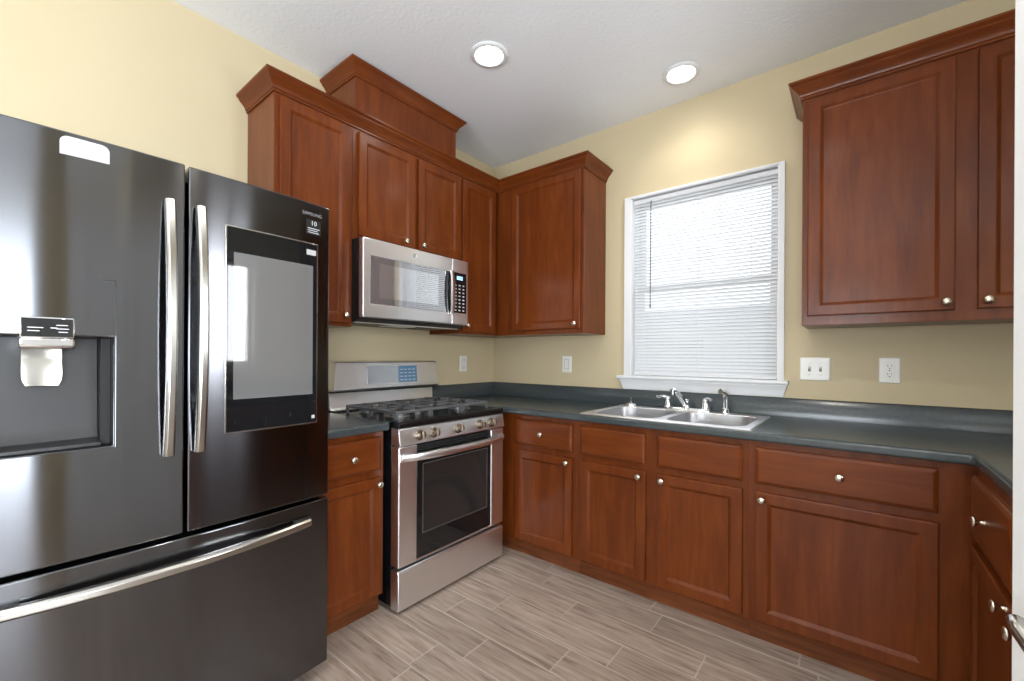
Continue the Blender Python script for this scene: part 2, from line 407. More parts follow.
# ================================================================== CABINETS
FRAME = .052
def door(T, u0, u1, z0, z1, d, parent, name='door', fr=.056, th=.019):
    mb = MB(T)
    mb.rects(u0, u1, z0, z1, [(0, d), (0, d + th - .004), (.0015, d + th - .001), (.005, d + th), (fr - .012, d + th), (fr - .010, d + th - .0015), (fr - .009, d + th - .0015), (fr + .001, d + th - .0095), (fr + .003, d + th - .010)])
    return mb.build(name, M_wood, parent, smooth=False)
def drawer(T, u0, u1, z0, z1, d, parent, name='drawer', th=.019):
    mb = MB(T)
    mb.rects(u0, u1, z0, z1, [(0, d), (0, d + th - .008), (.003, d + th - .005), (.011, d + th - .001), (.014, d + th)])
    return mb.build(name, M_woodh, parent, smooth=False)
def knob(T, u, d, z, parent):
    mb = MB(T)
    mb.lathe((u, d, z), (0, 1, 0), [(.0075, -.001), (.0075, .001), (.005, .004), (.0045, .012), (.006, .015), (.0125, .018), (.0155, .0215), (.0155, .0245), (.0125, .028), (.006, .030), (.0001, .0305)], 20)
    return mb.build('knob', M_nickel, parent, ang=60)
def carcass(T, u0, u1, z0, z1, depth, parent, toe=False, mats=None):
    mb = MB(T)
    if toe: mb.prism([(.003, 0), (.003, z1), (depth, z1), (depth, .088), (.572, .088), (.572, 0)], u0, u1)
    else: mb.box(u0, u1, .003, depth, z0, z1)
    return mb.build('cabinet_box', mats or M_wood, parent, smooth=False, bev=.001, seg=1)

BF = .605; CT = .868
# --- base cabinets on the window wall
c0 = thing('corner_base_cabinet', (.35, -.3, 0), 'dark cherry corner base cabinet filler strip right beside the range', 'cabinet')
mb = MB()
mb.loops([[(.003, -.003, z), (.700, -.003, z), (.700, -BF, z), (BF, -BF, z), (BF, -.703, z), (.003, -.703, z)] for z in (.088, CT)])
mb.build('cabinet_box', M_wood, c0, smooth=False)
MB().loops([[(.003, -.003, z), (.70, -.003, z), (.70, -.572, z), (.572, -.572, z), (.572, -.703, z), (.003, -.703, z)] for z in (0, .0878)]).build('toe_kick', M_toe, c0, smooth=False)

def base_cab(name, T, u0, u1, label, fronts):
    c = bpy.data.objects.new(name, None); C.objects.link(c); c.location = T((u0 + u1) / 2, .3, 0); tag(c, label, 'cabinet')
    mb = MB(T); mb.box(u0, u1, BF - .019, BF, .088, CT)
    for a, b_, c_, d_, e_, f_ in ((u0, u0 + .018, .003, BF - .0191, .088, CT), (u1 - .018, u1, .003, BF - .0191, .088, CT), (u0 + .018, u1 - .018, .003, BF - .0191, .088, .106), (u0 + .018, u1 - .018, .003, .012, .106, CT)): mb.box(a, b_, c_, d_, e_, f_)
    mb.build('cabinet_box', M_wood, c, smooth=False)
    o = MB(T).box(u0, u1, .003, .572, 0, .0878).build('toe_kick', M_toe, c, smooth=False)
    for kind, a, b_, z0, z1, kn in fronts:
        if kind == 'door': p = door(T, a, b_, z0, z1, BF + .0005, c)
        else: p = drawer(T, a, b_, z0, z1, BF + .0005, c, 'drawer' if kn else 'false_drawer_front')
        if kn: knob(T, kn[0], BF + .0195, kn[1], p)
    return c
DZ0, DZ1, RZ0, RZ1 = .104, .652, .685, .840
base_cab('base_cabinet', TB, .7005, 1.150, 'narrow cherry base cabinet left of the sink, one drawer above one door', [
    ('drawer', .724, 1.127, RZ0, RZ1, (.924, .764)), ('door', .724, 1.127, DZ0, DZ1, (1.100, .626))])
base_cab('sink_base_cabinet', TB, 1.1505, 2.004, 'two-door cherry cabinet directly under the double sink', [
    ('drawer', 1.179, 1.547, RZ0, RZ1, None), ('drawer', 1.607, 1.980, RZ0, RZ1, None),
    ('door', 1.179, 1.550, DZ0, DZ1, (1.519, .624)), ('door', 1.609, 1.983, DZ0, DZ1, (1.634, .624))])
base_cab('base_cabinet', TB, 2.0045, 2.690, 'widest cherry base cabinet right of the sink, one wide drawer over one wide door', [
    ('drawer', 2.031, 2.591, RZ0, RZ1, (2.318, .764)), ('door', 2.033, 2.593, DZ0, DZ1, (2.058, .622))])
# --- left of range
base_cab('base_cabinet', TA, -1.850, -1.488, 'small cherry base cabinet between the refrigerator and the range', [
    ('drawer', -1.822, -1.509, RZ0, RZ1, (-1.662, .760)), ('door', -1.822, -1.509, DZ0, DZ1, (-1.530, .622))])
# --- right return, front plane x = 2.69
def right_front_fix():
    T = lambda u, d, z: (XR - (d + .033), u, z)
    base_cab('base_cabinet', T, -1.16, -.648, 'cherry base cabinet on the right return, nearest the window wall corner', [
        ('drawer', -1.130, -.655, .640, RZ1, (-.86, .742)), ('door', -1.130, -.655, DZ0, .612, (-1.095, .598))])
    base_cab('base_cabinet', T, -1.72, -1.1605, 'cherry base cabinet at the end of the right return behind the white door', [
        ('drawer', -1.692, -1.190, .640, RZ1, (-1.44, .742)), ('door', -1.692, -1.190, DZ0, .612, (-1.22, .590))])
right_front_fix()

# --- upper cabinets
UF = .305; U0, U1 = 1.372, 2.440
def upper(name, T, u0, u1, z0, label, doors, depth=UF, side=None, u_lo=None):
    c = bpy.data.objects.new(name, None); C.objects.link(c); c.location = T((u0 + u1) / 2, 0, z0); tag(c, label, 'cabinet')
    MB(T).box(u0, u1, .003, depth, z0, U1).build('cabinet_box', M_wood, c, smooth=False, bev=.001, seg=1)
    for a, b_, z0_, z1_, ku, kz in doors:
        p = door(T, a, b_, z0_, z1_, depth + .0005, c); knob(T, ku, depth + .0195, kz, p)
    return c
upper('wall_cabinet', TA, -1.866, -1.478, U0, 'tall single-door cherry wall cabinet above and beside the refrigerator', [(-1.845, -1.500, 1.388, 2.402, -1.527, 1.428)])
upper('over_range_cabinet', TA, -1.4775, -.694, 1.832, 'short two-door cherry wall cabinet directly above the microwave', [(-1.449, -1.080, 1.856, 2.402, -1.153, 1.884), (-1.053, -.706, 1.856, 2.402, -1.026, 1.884)])
upper('wall_cabinet', TA, -.6935, -.326, U0, 'narrow cherry wall cabinet right of the microwave in the corner', [(-.680, -.352, 1.388, 2.402, -.648, 1.428)])
upper('wall_cabinet', TB, .003, 1.020, U0, 'single-door cherry wall cabinet between the corner and the window', [(.448, 1.003, 1.402, 2.412, .972, 1.432)])
upper('wall_cabinet', TB, 2.168, XR - .02, U0, 'large two-door cherry wall cabinet right of the window', [(2.190, 2.667, 1.414, 2.404, 2.642, 1.446), (2.728, 3.205, 1.414, 2.404, 2.754, 1.446)])
# shallow decorative box standing on the over-range cabinet
VB0, VB1, VD = -1.452, -.722, .290
vb = thing('vent_chase_box', (.15, -1.09, U1), 'plain cherry riser box with its own crown on top of the over-range cabinet', 'cabinet top box')
MB(TA).box(VB0, VB1, .003, VD, U1 + .0005, 2.745).build('cabinet_box', M_wood, vb, smooth=False, bev=.001, seg=1)

def crown(path, prof, sgn=1):
    """sweep (out, z) along a 2-D path with mitred corners; outward is to the right of travel"""
    mb = MB(); P = [Vector(p) for p in path]; n = len(P); R = []
    for i, p in enumerate(P):
        ns = []
        if i > 0: t_ = (P[i] - P[i - 1]).normalized(); ns.append(Vector((t_.y, -t_.x)))
        if i < n - 1: t_ = (P[i + 1] - P[i]).normalized(); ns.append(Vector((t_.y, -t_.x)))
        if len(ns) == 2: m_ = (ns[0] + ns[1]).normalized(); m_ = m_ / m_.dot(ns[0])
        else: m_ = ns[0]
        R.append([((p + m_ * o_ * sgn).x, (p + m_ * o_ * sgn).y, z) for o_, z in prof])
    return mb.loops(R)
def cprof(z, h=.075, out=.052):
    s = h / .075; q = out / .052
    return [(.0005, z), (.007 * q, z), (.007 * q, z + .010 * s), (.011 * q, z + .012 * s), (.012 * q, z + .019 * s), (.017 * q, z + .027 * s), (.026 * q, z + .038 * s),
            (.036 * q, z + .047 * s), (.040 * q, z + .052 * s), (.040 * q, z + .056 * s), (.046 * q, z + .060 * s), (.052 * q, z + .066 * s), (.052 * q, z + .075 * s), (.0005, z + .075 * s)]
o = crown([(.003, -1.866), (UF, -1.866), (UF, -UF), (1.020, -UF), (1.020, -.003)], cprof(2.418)).build('crown_molding', M_woodh, ang=25)
tag(o, 'cherry crown molding running along the tops of the corner wall cabinets', 'molding')
o = crown([(2.168, -.003), (2.168, -UF), (XR - .02, -UF)], cprof(2.418)).build('crown_molding', M_woodh, ang=25)
tag(o, 'cherry crown molding on top of the large wall cabinet right of the window', 'molding')
o = crown([(.003, VB0), (VD, VB0), (VD, VB1), (.003, VB1)], cprof(2.704, .070, .050)).build('crown_molding', M_woodh, vb, ang=25)

# ================================================================== COUNTERTOPS
CZ = .9072
def slab(mb, xs, ys, filled, z0, z1):
    V = {}
    def g_(i, j, k):
        if (i, j, k) not in V: V[i, j, k] = mb.bm.verts.new((xs[i], ys[j], (z0, z1)[k]))
        return V[i, j, k]
    nx, ny = len(xs) - 1, len(ys) - 1
    F_ = lambda i, j: 0 <= i < nx and 0 <= j < ny and filled((xs[i] + xs[i + 1]) / 2, (ys[j] + ys[j + 1]) / 2)
    for i in range(nx):
        for j in range(ny):
            if not F_(i, j): continue
            for k in (0, 1): mb.f([g_(i, j, k), g_(i + 1, j, k), g_(i + 1, j + 1, k), g_(i, j + 1, k)])
            for (di, dj, a, b_) in ((-1, 0, (i, j), (i, j + 1)), (1, 0, (i + 1, j), (i + 1, j + 1)), (0, -1, (i, j), (i + 1, j)), (0, 1, (i, j + 1), (i + 1, j + 1))):
                if not F_(i + di, j + dj): mb.f([g_(*a, 0), g_(*b_, 0), g_(*b_, 1), g_(*a, 1)])
SX0, SX1, SY0, SY1 = 1.182, 2.012, -.620, -.068     # sink rim
def fill(x, y):
    if SX0 + .02 < x < SX1 - .02 and SY0 + .02 < y < SY1 - .02: return False
    if y > -.648: return True
    if x < .648 and y > -.7035: return True
    return x > 2.672 and y > -1.735
mb = MB(); slab(mb, [.002, .648, SX0 + .02, SX1 - .02, 2.672, XR - .002], [-1.735, -.7035, -.648, SY0 + .02, SY1 - .02, -.002], fill, .8685, CZ)
ct = mb.build('countertop', M_lam, bev=.011, seg=4, dissolve=True); tag(ct, 'long slate-green laminate countertop holding the sink and turning along the right wall', 'countertop')
BSZ = 1.0086
def bsplash(pts, parent):   # backsplash along walls with rounded top
    prof = [(0, CZ + .0005), (.019, CZ + .0005), (.019, BSZ - .006), (.013, BSZ), (0, BSZ)]
    return crown(pts, prof).build('backsplash', M_lam, parent, ang=50)
bsplash([(.002, -.695), (.002, -.002), (XR - .002, -.002), (XR - .002, -1.735)], ct)
mb = MB(); slab(mb, [.002, .648], [-1.850, -1.479], lambda x, y: True, .8685, CZ)
c2 = mb.build('countertop', M_lam, bev=.011, seg=4); tag(c2, 'short slate-green countertop piece between refrigerator and range', 'countertop')
bsplash([(.002, -1.850), (.002, -1.479)], c2)

# ================================================================== SINK AND FAUCET
sk = thing('kitchen_sink', ((SX0 + SX1) / 2, (SY0 + SY1) / 2, CZ), 'stainless double-bowl drop-in sink in the countertop under the window', 'sink')
def rrect(cx, cy, hx, hy, r, n=40):
    out = []
    for k in range(n):
        a = 2 * PI * (k + .5) / n; c_, s_ = math.cos(a), math.sin(a)
        # ray cast to a rounded rectangle by bisection
        lo, hi = 0, 2
        for _ in range(30):
            m_ = (lo + hi) / 2; x, y = abs(c_ * m_), abs(s_ * m_)
            qx, qy = max(x - (hx - r), 0), max(y - (hy - r), 0)
            inside = x <= hx and y <= hy and (qx * qx + qy * qy <= r * r)
            lo, hi = (m_, hi) if inside else (lo, m_)
        out.append((cx + c_ * lo, cy + s_ * lo))
    return out
def rectray(cx, cy, x0, x1, y0, y1, pts):
    out = []
    for x, y in pts:
        dx, dy = x - cx, y - cy; tt = []
        if dx > 1e-9: tt.append((x1 - cx) / dx)
        if dx < -1e-9: tt.append((x0 - cx) / dx)
        if dy > 1e-9: tt.append((y1 - cy) / dy)
        if dy < -1e-9: tt.append((y0 - cy) / dy)
        t_ = min(q for q in tt if q > 0); out.append([cx + dx * t_, cy + dy * t_])
    for X in (x0, x1):       # snap nearest sample onto each corner
        for Y in (y0, y1):
            i = min(range(len(out)), key=lambda k: (out[k][0] - X) ** 2 + (out[k][1] - Y) ** 2); out[i] = [X, Y]
    return out
SM = (SX0 + SX1) / 2; BY0, BY1 = -.578, -.158
ZT = CZ + .006
bowls = [(SX0 + .035, SM - .018), (SM + .018, SX1 - .035)]
mb = MB()
for (bx0_, bx1_), (hx0, hx1) in zip(bowls, ((SX0, SM), (SM, SX1))):
    cx, cy = (bx0_ + bx1_) / 2, (BY0 + BY1) / 2
    inner = rrect(cx, cy, (bx1_ - bx0_) / 2, (BY1 - BY0) / 2, .075)
    outer = rectray(cx, cy, hx0, hx1, SY0, SY1, inner)
    mb.loops([[(x, y, ZT) for x, y in outer], [(cx + (x - cx) * 1.012, cy + (y - cy) * 1.012, ZT) for x, y in inner], [(x, y, ZT - .004) for x, y in inner]], cap0=False, cap1=False)
# turned-down outer lip
mb.loops([[(SX0, SY0, ZT), (SX1, SY0, ZT), (SX1, SY1, ZT), (SX0, SY1, ZT)], [(SX0 - .004, SY0 - .004, CZ + .001), (SX1 + .004, SY0 - .004, CZ + .001), (SX1 + .004, SY1 + .004, CZ + .001), (SX0 - .004, SY1 + .004, CZ + .001)]], cap0=False, cap1=False)
mb.build('rim', M_sink, sk, ang=40)
for (bx0_, bx1_) in bowls:
    cx, cy = (bx0_ + bx1_) / 2, (BY0 + BY1) / 2; hx, hy = (bx1_ - bx0_) / 2, (BY1 - BY0) / 2
    L = []
    for ins, dz, r_ in ((0, -.004, .075), (.004, -.03, .075), (.008, -.12, .075), (.014, -.150, .073), (.028, -.168, .07), (.05, -.176, .06), (.10, -.180, .04)):
        L.append([(x, y, ZT + dz) for x, y in rrect(cx, cy, hx - ins, hy - ins, r_)])
    L.append([(cx + .045 * math.cos(2 * PI * (k + .5) / 40), cy + .045 * math.sin(2 * PI * (k + .5) / 40), ZT - .184) for k in range(40)])
    b_ = MB().loops(L, cap0=False).build('bowl', M_bowl_shaded, sk, ang=60)
    MB().lathe((cx, cy, ZT - .184), (0, 0, 1), [(.044, .0005), (.044, .004), (.036, .004), (.028, .001), (.004, .001), (.004, .008), (.0001, .009)], 24).build('drain_strainer', M_chrome, b_, ang=50)
fx_, fy = 1.590, -.105
fa = thing('kitchen_faucet', (fx_, fy, ZT), 'chrome two-handle faucet with angled spout mounted behind the sink bowls', 'faucet')
z0 = ZT + .0005
mb = MB(); L = []
for hz, ins in ((0, 0), (.009, .001), (.014, .006)):
    L.append([(fx_ + x, fy + y, z0 + hz) for x, y in rrect(0, 0, .132 - ins, .027 - ins, .026 - ins, 40)])
mb.loops(L).build('deck_plate', M_chrome, fa, ang=50)
for s_ in (-1, 1):
    mb = MB(); cx = fx_ + s_ * .106
    mb.lathe((cx, fy, z0 + .012), (0, 0, 1), [(.021, 0), (.020, .010), (.0165, .030), (.015, .045), (.0165, .052), (.012, .060), (.0001, .062)], 20)
    mb.tube([(cx, fy, z0 + .066), (cx + s_ * .016, fy - .012, z0 + .074), (cx + s_ * .030, fy - .028, z0 + .074), (cx + s_ * .042, fy - .042, z0 + .070), (cx + s_ * .049, fy - .050, z0 + .074)], [.013, .011, .009, .0095, .007], 10, .8)
    mb.build('handle', M_chrome, fa, ang=60)
mb = MB()
mb.lathe((fx_, fy, z0 + .012), (0, 0, 1), [(.022, 0), (.021, .012), (.017, .024), (.017, .040), (.013, .050), (.0001, .053)], 20)
mb.tube([(fx_, fy + .004, z0 + .026), (fx_ - .003, fy - .02, z0 + .040), (fx_ - .010, fy - .075, z0 + .078), (fx_ - .018, fy - .135, z0 + .116), (fx_ - .021, fy - .156, z0 + .124), (fx_ - .022, fy - .172, z0 + .121)], [.017, .0165, .0155, .0145, .014, .013], 14)
mb.build('spout', M_chrome, fa, ang=60)
MB().lathe((fx_ - .022, fy - .170, z0 + .129), (0, 0, -1), [(.010, 0), (.0135, .002), (.0135, .018), (.015, .019), (.015, .030), (.012, .031)], 18).build('aerator', M_chrome, fa, ang=50)
sp = thing('side_sprayer', (1.803, -.105, ZT), 'chrome pull-out side sprayer standing on the sink deck right of the faucet', 'sprayer')
MB().lathe((1.803, -.105, z0), (0, 0, 1), [(.026, 0), (.025, .005), (.017, .010), (.015, .022), (.012, .026)], 20).build('base', M_chrome, sp, ang=50)
mb = MB(); mb.tube([(1.803, -.105, z0 + .0262), (1.803, -.105, z0 + .06), (1.802, -.106, z0 + .09), (1.799, -.112, z0 + .108), (1.792, -.128, z0 + .118), (1.784, -.146, z0 + .121)], [.013, .013, .016, .0185, .018, .015], 14)
mb.build('spray_head', M_chrome, sp, ang=60)
st = MB().lathe((1.255, -.112, z0), (0, 0, 1), [(.040, 0), (.041, .006), (.037, .012), (.026, .016), (.012, .020), (.006, .022), (.005, .046), (.006, .050), (.0001, .052)], 24).build('sink_stopper', M_chrome, ang=50)
tag(st, 'metal basket strainer stopper resting on the back left of the sink rim', 'sink stopper')

# ================================================================== RANGE
RC = -1.088; R0, R1 = RC - .380, RC + .380
rg = thing('gas_range', (.33, RC, 0), 'stainless gas range with black oven window standing between the counters', 'range')
P = lambda name, mb, m_, par=rg, **k: mb.build(name, m_, par, **k)
mb = MB(TA); mb.box(R0 + .002, R1 - .002, .03, .640, .022, .885); P('range_body', mb, M_black, bev=.003)
for u in (R0 + .05, R1 - .05):
    for d in (.08, .60): P('leveling_foot', MB(TA).lathe((u, d, 0), (0, 0, 1), [(.018, 0), (.018, .008), (.008, .010), (.008, .0225)], 12), M_bplastic)
P('storage_drawer', MB(TA).prism([(.6405, .016), (.693, .016), (.700, .022), (.700, .192), (.690, .204), (.6405, .204)], R0, R1), M_ss, bev=.003)
# oven door with window
OD = .700
mb = MB(TA).grid([R0, RC - .272, RC + .272, R1], [.222, .232, .700, .790], lambda u, z: not (abs(u - RC) < .272 and .232 < z), lambda u, z: OD, .6405)
dr = P('oven_door', mb, M_ss, bev=.004)
gl_ = P('door_glass', MB(TA).box(RC - .2715, RC + .2715, .6405, OD - .002, .2325, .752), M_glass_blk, dr, bev=.002)
mb = MB(TA).rects(RC - .235, RC + .235, .350, .690, [(0, OD - .0015), (.002, OD - .0005), (.004, OD - .0005), (.006, OD - .0012)])
P('oven_window', mb, M_ovenwin, dr)
P('window_outline', MB(TA).grid([RC - .2365, RC - .2345, RC + .2345, RC + .2365], [.3485, .3505, .6895, .6915], lambda u, z: not (abs(u - RC) < .234 and .351 < z < .689), lambda u, z: OD + .0003, OD - .001), mat('oven_window_line', (.14, .14, .14), .4), dr)
mb = MB(TA)
for k in range(3): mb.box(RC - .268, RC + .268, .655, OD - .004, .757 + k * .011, .763 + k * .011)
mb.box(RC - .2715, RC + .2715, .642, .660, .7525, .790)
P('door_vent', mb, M_dkgrey, dr)
# bowed handle
mb = MB(TA); L = []
n = 24
for k in range(n + 1):
    q = -1 + 2 * k / n; u = RC + q * .372; bow = .050 * (1 - abs(q) ** 3.0); zc_ = .738
    d0 = OD + .004 + bow; th_ = .011
    L.append([(u, d0 - th_ + .002, zc_ - .019), (u, d0 + th_ * .6, zc_ - .016), (u, d0 + th_, zc_ - .006), (u, d0 + th_, zc_ + .006), (u, d0 + th_ * .6, zc_ + .016), (u, d0 - th_ + .002, zc_ + .019)])
mb.loops(L); P('oven_handle', mb, M_ss, dr, bev=.002, ang=50)
# control panel (leans back) and knobs
P('control_panel', MB(TA).prism([(.6405, .795), (.704, .795), (.709, .800), (.697, .874), (.690, .878), (.6405, .878)], R0, R1), M_ss, bev=.002)
nx = Vector((0, .987, .16))
for u in (-1.352, -1.261, -1.091, -.920, -.826):
    c_ = Vector((u, .7035, .836))
    kb = P('burner_knob', MB(TA).lathe(tuple(c_), tuple(nx), [(.026, 0), (.0265, .004), (.022, .007), (.0215, .012), (.020, .030), (.018, .033), (.0001, .034)], 24), M_knobm, ang=40)
    mb = MB(TA); p0 = c_ + nx * .030
    e = Vector((0, -.16, .987)); uu = Vector((1, 0, 0))
    def pt(a, b_, h): q = p0 + uu * a + e * b_ + nx * h; return tuple(q)
    mb.hexa([pt(-.006, -.020, 0), pt(.006, -.020, 0), pt(.006, .020, 0), pt(-.006, .020, 0), pt(-.003, -.018, .011), pt(.003, -.018, .011), pt(.003, .018, .011), pt(-.003, .018, .011)])
    mb.build('knob_grip', M_knobm, kb, bev=.0015)
# cooktop
P('cooktop', MB(TA).prism([(.03, .8855), (.694, .8785), (.700, .880), (.702, .902), (.694, .910), (.640, .911), (.625, .903), (.115, .903), (.105, .911), (.03, .911)], R0, R1), M_black, bev=.002)
# burners
for (u, d, r_) in ((RC - .225, .215, .040), (RC - .225, .480, .048), (RC, .350, .042), (RC + .225, .215, .036), (RC + .225, .480, .050)):
    bn = P('burner', MB(TA).lathe((u, d, .9035), (0, 0, 1), [(r_ * 1.35, 0), (r_ * 1.35, .003), (r_, .006), (r_, .016), (r_ * .9, .0165)], 24), M_burner, ang=40)
    P('burner_cap', MB(TA).lathe((u, d, .9202), (0, 0, 1), [(r_ * .9, 0), (r_ * .92, .004), (r_ * .8, .008), (.0001, .0085)], 24), M_iron, bn, ang=40)
# three cast-iron grates
def grate(u0, u1, mid):
    mb = MB(TA); t_ = .0065; z0_, z1_ = .934, .948; d0, d1 = .165, .608
    for d in (d0, (d0 + d1) / 2, d1): mb.box(u0, u1, d - t_, d + t_, z0_, z1_)
    for u in (u0, u1): mb.box(u - t_, u + t_, d0 - t_, d1 + t_, z0_, z1_)
    um = (u0 + u1) / 2
    for dc in ((d0 * 3 + d1) / 4, (d0 + d1 * 3) / 4):
        for a, b_ in ((u0, um - .030), (um + .030, u1)):
            mb.box(min(a, b_), max(a, b_), dc - .005, dc + .005, z0_ + .001, z1_ + .002)
        for a, b_ in ((dc - .118, dc - .030), (dc + .030, dc + .118)): mb.box(um - .005, um + .005, a, b_, z0_ + .001, z1_ + .002)
    for u in (u0, u1):
        for d in (d0, (d0 + d1) / 2, d1):
            mb.hexa([(u - .008, d - .008, .9115 if d != (d0 + d1) / 2 else .9035), (u + .008, d - .008, .9115 if d != (d0 + d1) / 2 else .9035), (u + .008, d + .008, .9035 if d != d1 else .9035), (u - .008, d + .008, .9035), (u - t_, d - t_, z0_), (u + t_, d - t_, z0_), (u + t_, d + t_, z0_), (u - t_, d + t_, z0_)])
    P('burner_grate', mb, M_iron, bev=.0025)
grate(RC - .328, RC - .122, 0); grate(RC - .108, RC + .108, 1); grate(RC + .122, RC + .328, 0)
# backguard: riser plus overhanging slanted console
P('backguard_riser', MB(TA).prism([(.022, .9115), (.070, .9115), (.060, .930), (.056, 1.018), (.022, 1.018)], R0 + .004, R1 - .004), M_ss, bev=.002)
mb = MB(TA)
mb.loops([[(R0 - .002 + s0, d, z) for d, z, s0 in pr] for pr in [[(.022, 1.018, 0), (.100, 1.018, 0), (.108, 1.026, 0), (.094, 1.178, .012), (.086, 1.186, .014), (.022, 1.186, .014)]]] +
         [[(R1 + .002 - s0, d, z) for d, z, s0 in pr] for pr in [[(.022, 1.018, 0), (.100, 1.018, 0), (.108, 1.026, 0), (.094, 1.178, .012), (.086, 1.186, .014), (.022, 1.186, .014)]]])
for v_ in mb.bm.verts: v_.co.y += .008
bgd = P('backguard_console', mb, M_ss, bev=.003)
def slant(u, z, e_): return (u, .108 - (z - 1.026) * .014 / .152 + e_, z)
def splate(name, u0, u1, z0_, z1_, m_, e0, e1, par):
    mb = MB(TA); mb.hexa([slant(u0, z0_, e0), slant(u1, z0_, e0), slant(u1, z1_, e0), slant(u0, z1_, e0), slant(u0, z0_, e1), slant(u1, z0_, e1), slant(u1, z1_, e1), slant(u0, z1_, e1)])
    return P(name, mb, m_, par)
P('console_gasket', MB(TA).box(R0 + .002, R1 - .002, .030, .098, 1.009, 1.0175), M_bplastic)
dp = splate('display_panel', RC - .165, RC + .205, 1.052, 1.160, mat('silver_touch_panel', (.42, .44, .46), .12, .6), -.002, .0012, bgd)
ds = splate('clock_display', RC + .060, RC + .200, 1.058, 1.156, M_lcddark, .0010, .0020, dp)
for i in range(4):
    for j in range(4): splate('touch_key', RC + .070 + j * .032, RC + .092 + j * .032, 1.066 + i * .022, 1.072 + i * .022, M_print, .0018, .0024, dp)

# ================================================================== MICROWAVE
MC = -1.096; m0, m1 = MC - .380, MC + .380; MZ0, MZ1 = 1.418, 1.8315; MD = .405
mw = thing('over_range_microwave', (.2, MC, MZ0), 'stainless over-the-range microwave hanging under the short cabinet', 'microwave')
P = lambda name, mb, m_, par=mw, **k: mb.build(name, m_, par, **k)
mb = MB(TA).grid([m0, m0 + .05, m0 + .27, m1 - .27, m1 - .05, m1], [.03, .09, .30, .355], lambda u, z: True, lambda u, z: 0, 0) if False else MB(TA)
mb.prism([(.003, 1.400), (.330, 1.400), (.368, 1.416), (.368, MZ1), (.003, MZ1)], m0, m1)
P('microwave_body', mb, M_bplastic, bev=.002)
for a, b_ in ((m0 + .04, m0 + .25), (m1 - .25, m1 - .04)): 
    P('grease_filter', MB(TA).box(a, b_, .10, .29, 1.396, 1.3995), M_filter, bev=.001)
P('cooktop_lamp', MB(TA).box(MC - .09, MC + .09, .12, .24, 1.396, 1.3995), M_plate, bev=.001)
P('bottom_trim', MB(TA).grid([m0 + .01, m0 + .035, m0 + .255, MC - .095, MC + .095, m1 - .255, m1 - .035, m1 - .01], [1.396, 1.3995], lambda u, z: True, lambda u, z: .325, .295), M_ss)
us = m1 - .142    # split between door and control panel
fz0, fz1 = 1.420, MZ1 - .002
w0, w1, wz0, wz1 = m0 + .045, us - .055, 1.492, 1.742
mb = MB(TA).grid([m0, w0, w1, us - .001], [fz0, wz0, wz1, fz1], lambda u, z: not (w0 < u < w1 and wz0 < z < wz1), lambda u, z: MD, .3685)
dr = P('microwave_door', mb, M_ss, bev=.005, seg=3)
P('door_window', MB(TA).box(w0 + .0004, w1 - .0004, .3685, MD - .001, wz0 + .0004, wz1 - .0004), M_mwglass, dr)
P('window_screen', MB(TA).box(w0 + .055, w1 - .055, MD - .0012, MD - .0006, wz0 + .035, wz1 - .035), mat('microwave_inner_screen', (.72, .74, .77), .05, .8, **{'Specular IOR Level': 1.0, 'Coat Weight': .6, 'Coat IOR': 1.9}), dr)
# handle pocket (dark) and bowed vertical handle
pk = MB(TA); pts_ = []
for k in range(13): q = -1 + 2 * k / 12; pts_.append((us - .050 - .010 * (1 - q * q), wz0 + .125 + q * .128))
pts_ += [(us - .012, wz1 + .003), (us - .012, wz0 - .003)]
pk.loops([[(u, MD - .001, z) for u, z in pts_], [(u, MD + .0012, z) for u, z in pts_]]); P('handle_recess', pk, M_glass_blk, dr)
mb = MB(TA); L = []
for k in range(17):
    q = -1 + 2 * k / 16; z = (wz0 + wz1) / 2 + q * .135; dd = MD + .005 + .015 * (1 - q ** 4)
    L.append([(us - .022, dd - .004, z), (us + .004, dd - .004, z), (us + .006, dd + .002, z), (us + .002, dd + .007, z), (us - .018, dd + .008, z)])
mb.loops(L); P('door_handle', mb, M_ss, dr, ang=50)
cp = P('control_panel', MB(TA).box(us + .001, m1, .3685, MD, fz0, fz1), M_ss, bev=.005, seg=3)
k0, k1 = us + .012, m1 - .018
P('keypad', MB(TA).box(k0, k1, MD - .001, MD + .0012, wz0, wz1 + .004), M_glass_blk, cp)
P('clock_display', MB(TA).box(k0 + .028, k1 - .034, MD + .001, MD + .0018, 1.702, 1.724), M_lcd, cp)
for i in range(8):
    for j in range(3):
        u = k0 + .010 + j * .034; z = 1.505 + i * .0225
        if u + .02 < k1: P('button', MB(TA).box(u, u + .016, MD + .001, MD + .0016, z, z + .008), M_print, cp)
text('button_label', '12:00', .017, TA, (k0 + k1) / 2, MD + .0018, 1.713, M_glass_blk, cp)
P('brand_badge', MB(TA).lathe((MC - .05, MD - .0005, 1.790), (0, 1, 0), [(.012, 0), (.012, .0016), (.009, .002), (.009, .0012), (.0001, .0012)], 24), M_chrome, dr, ang=40)

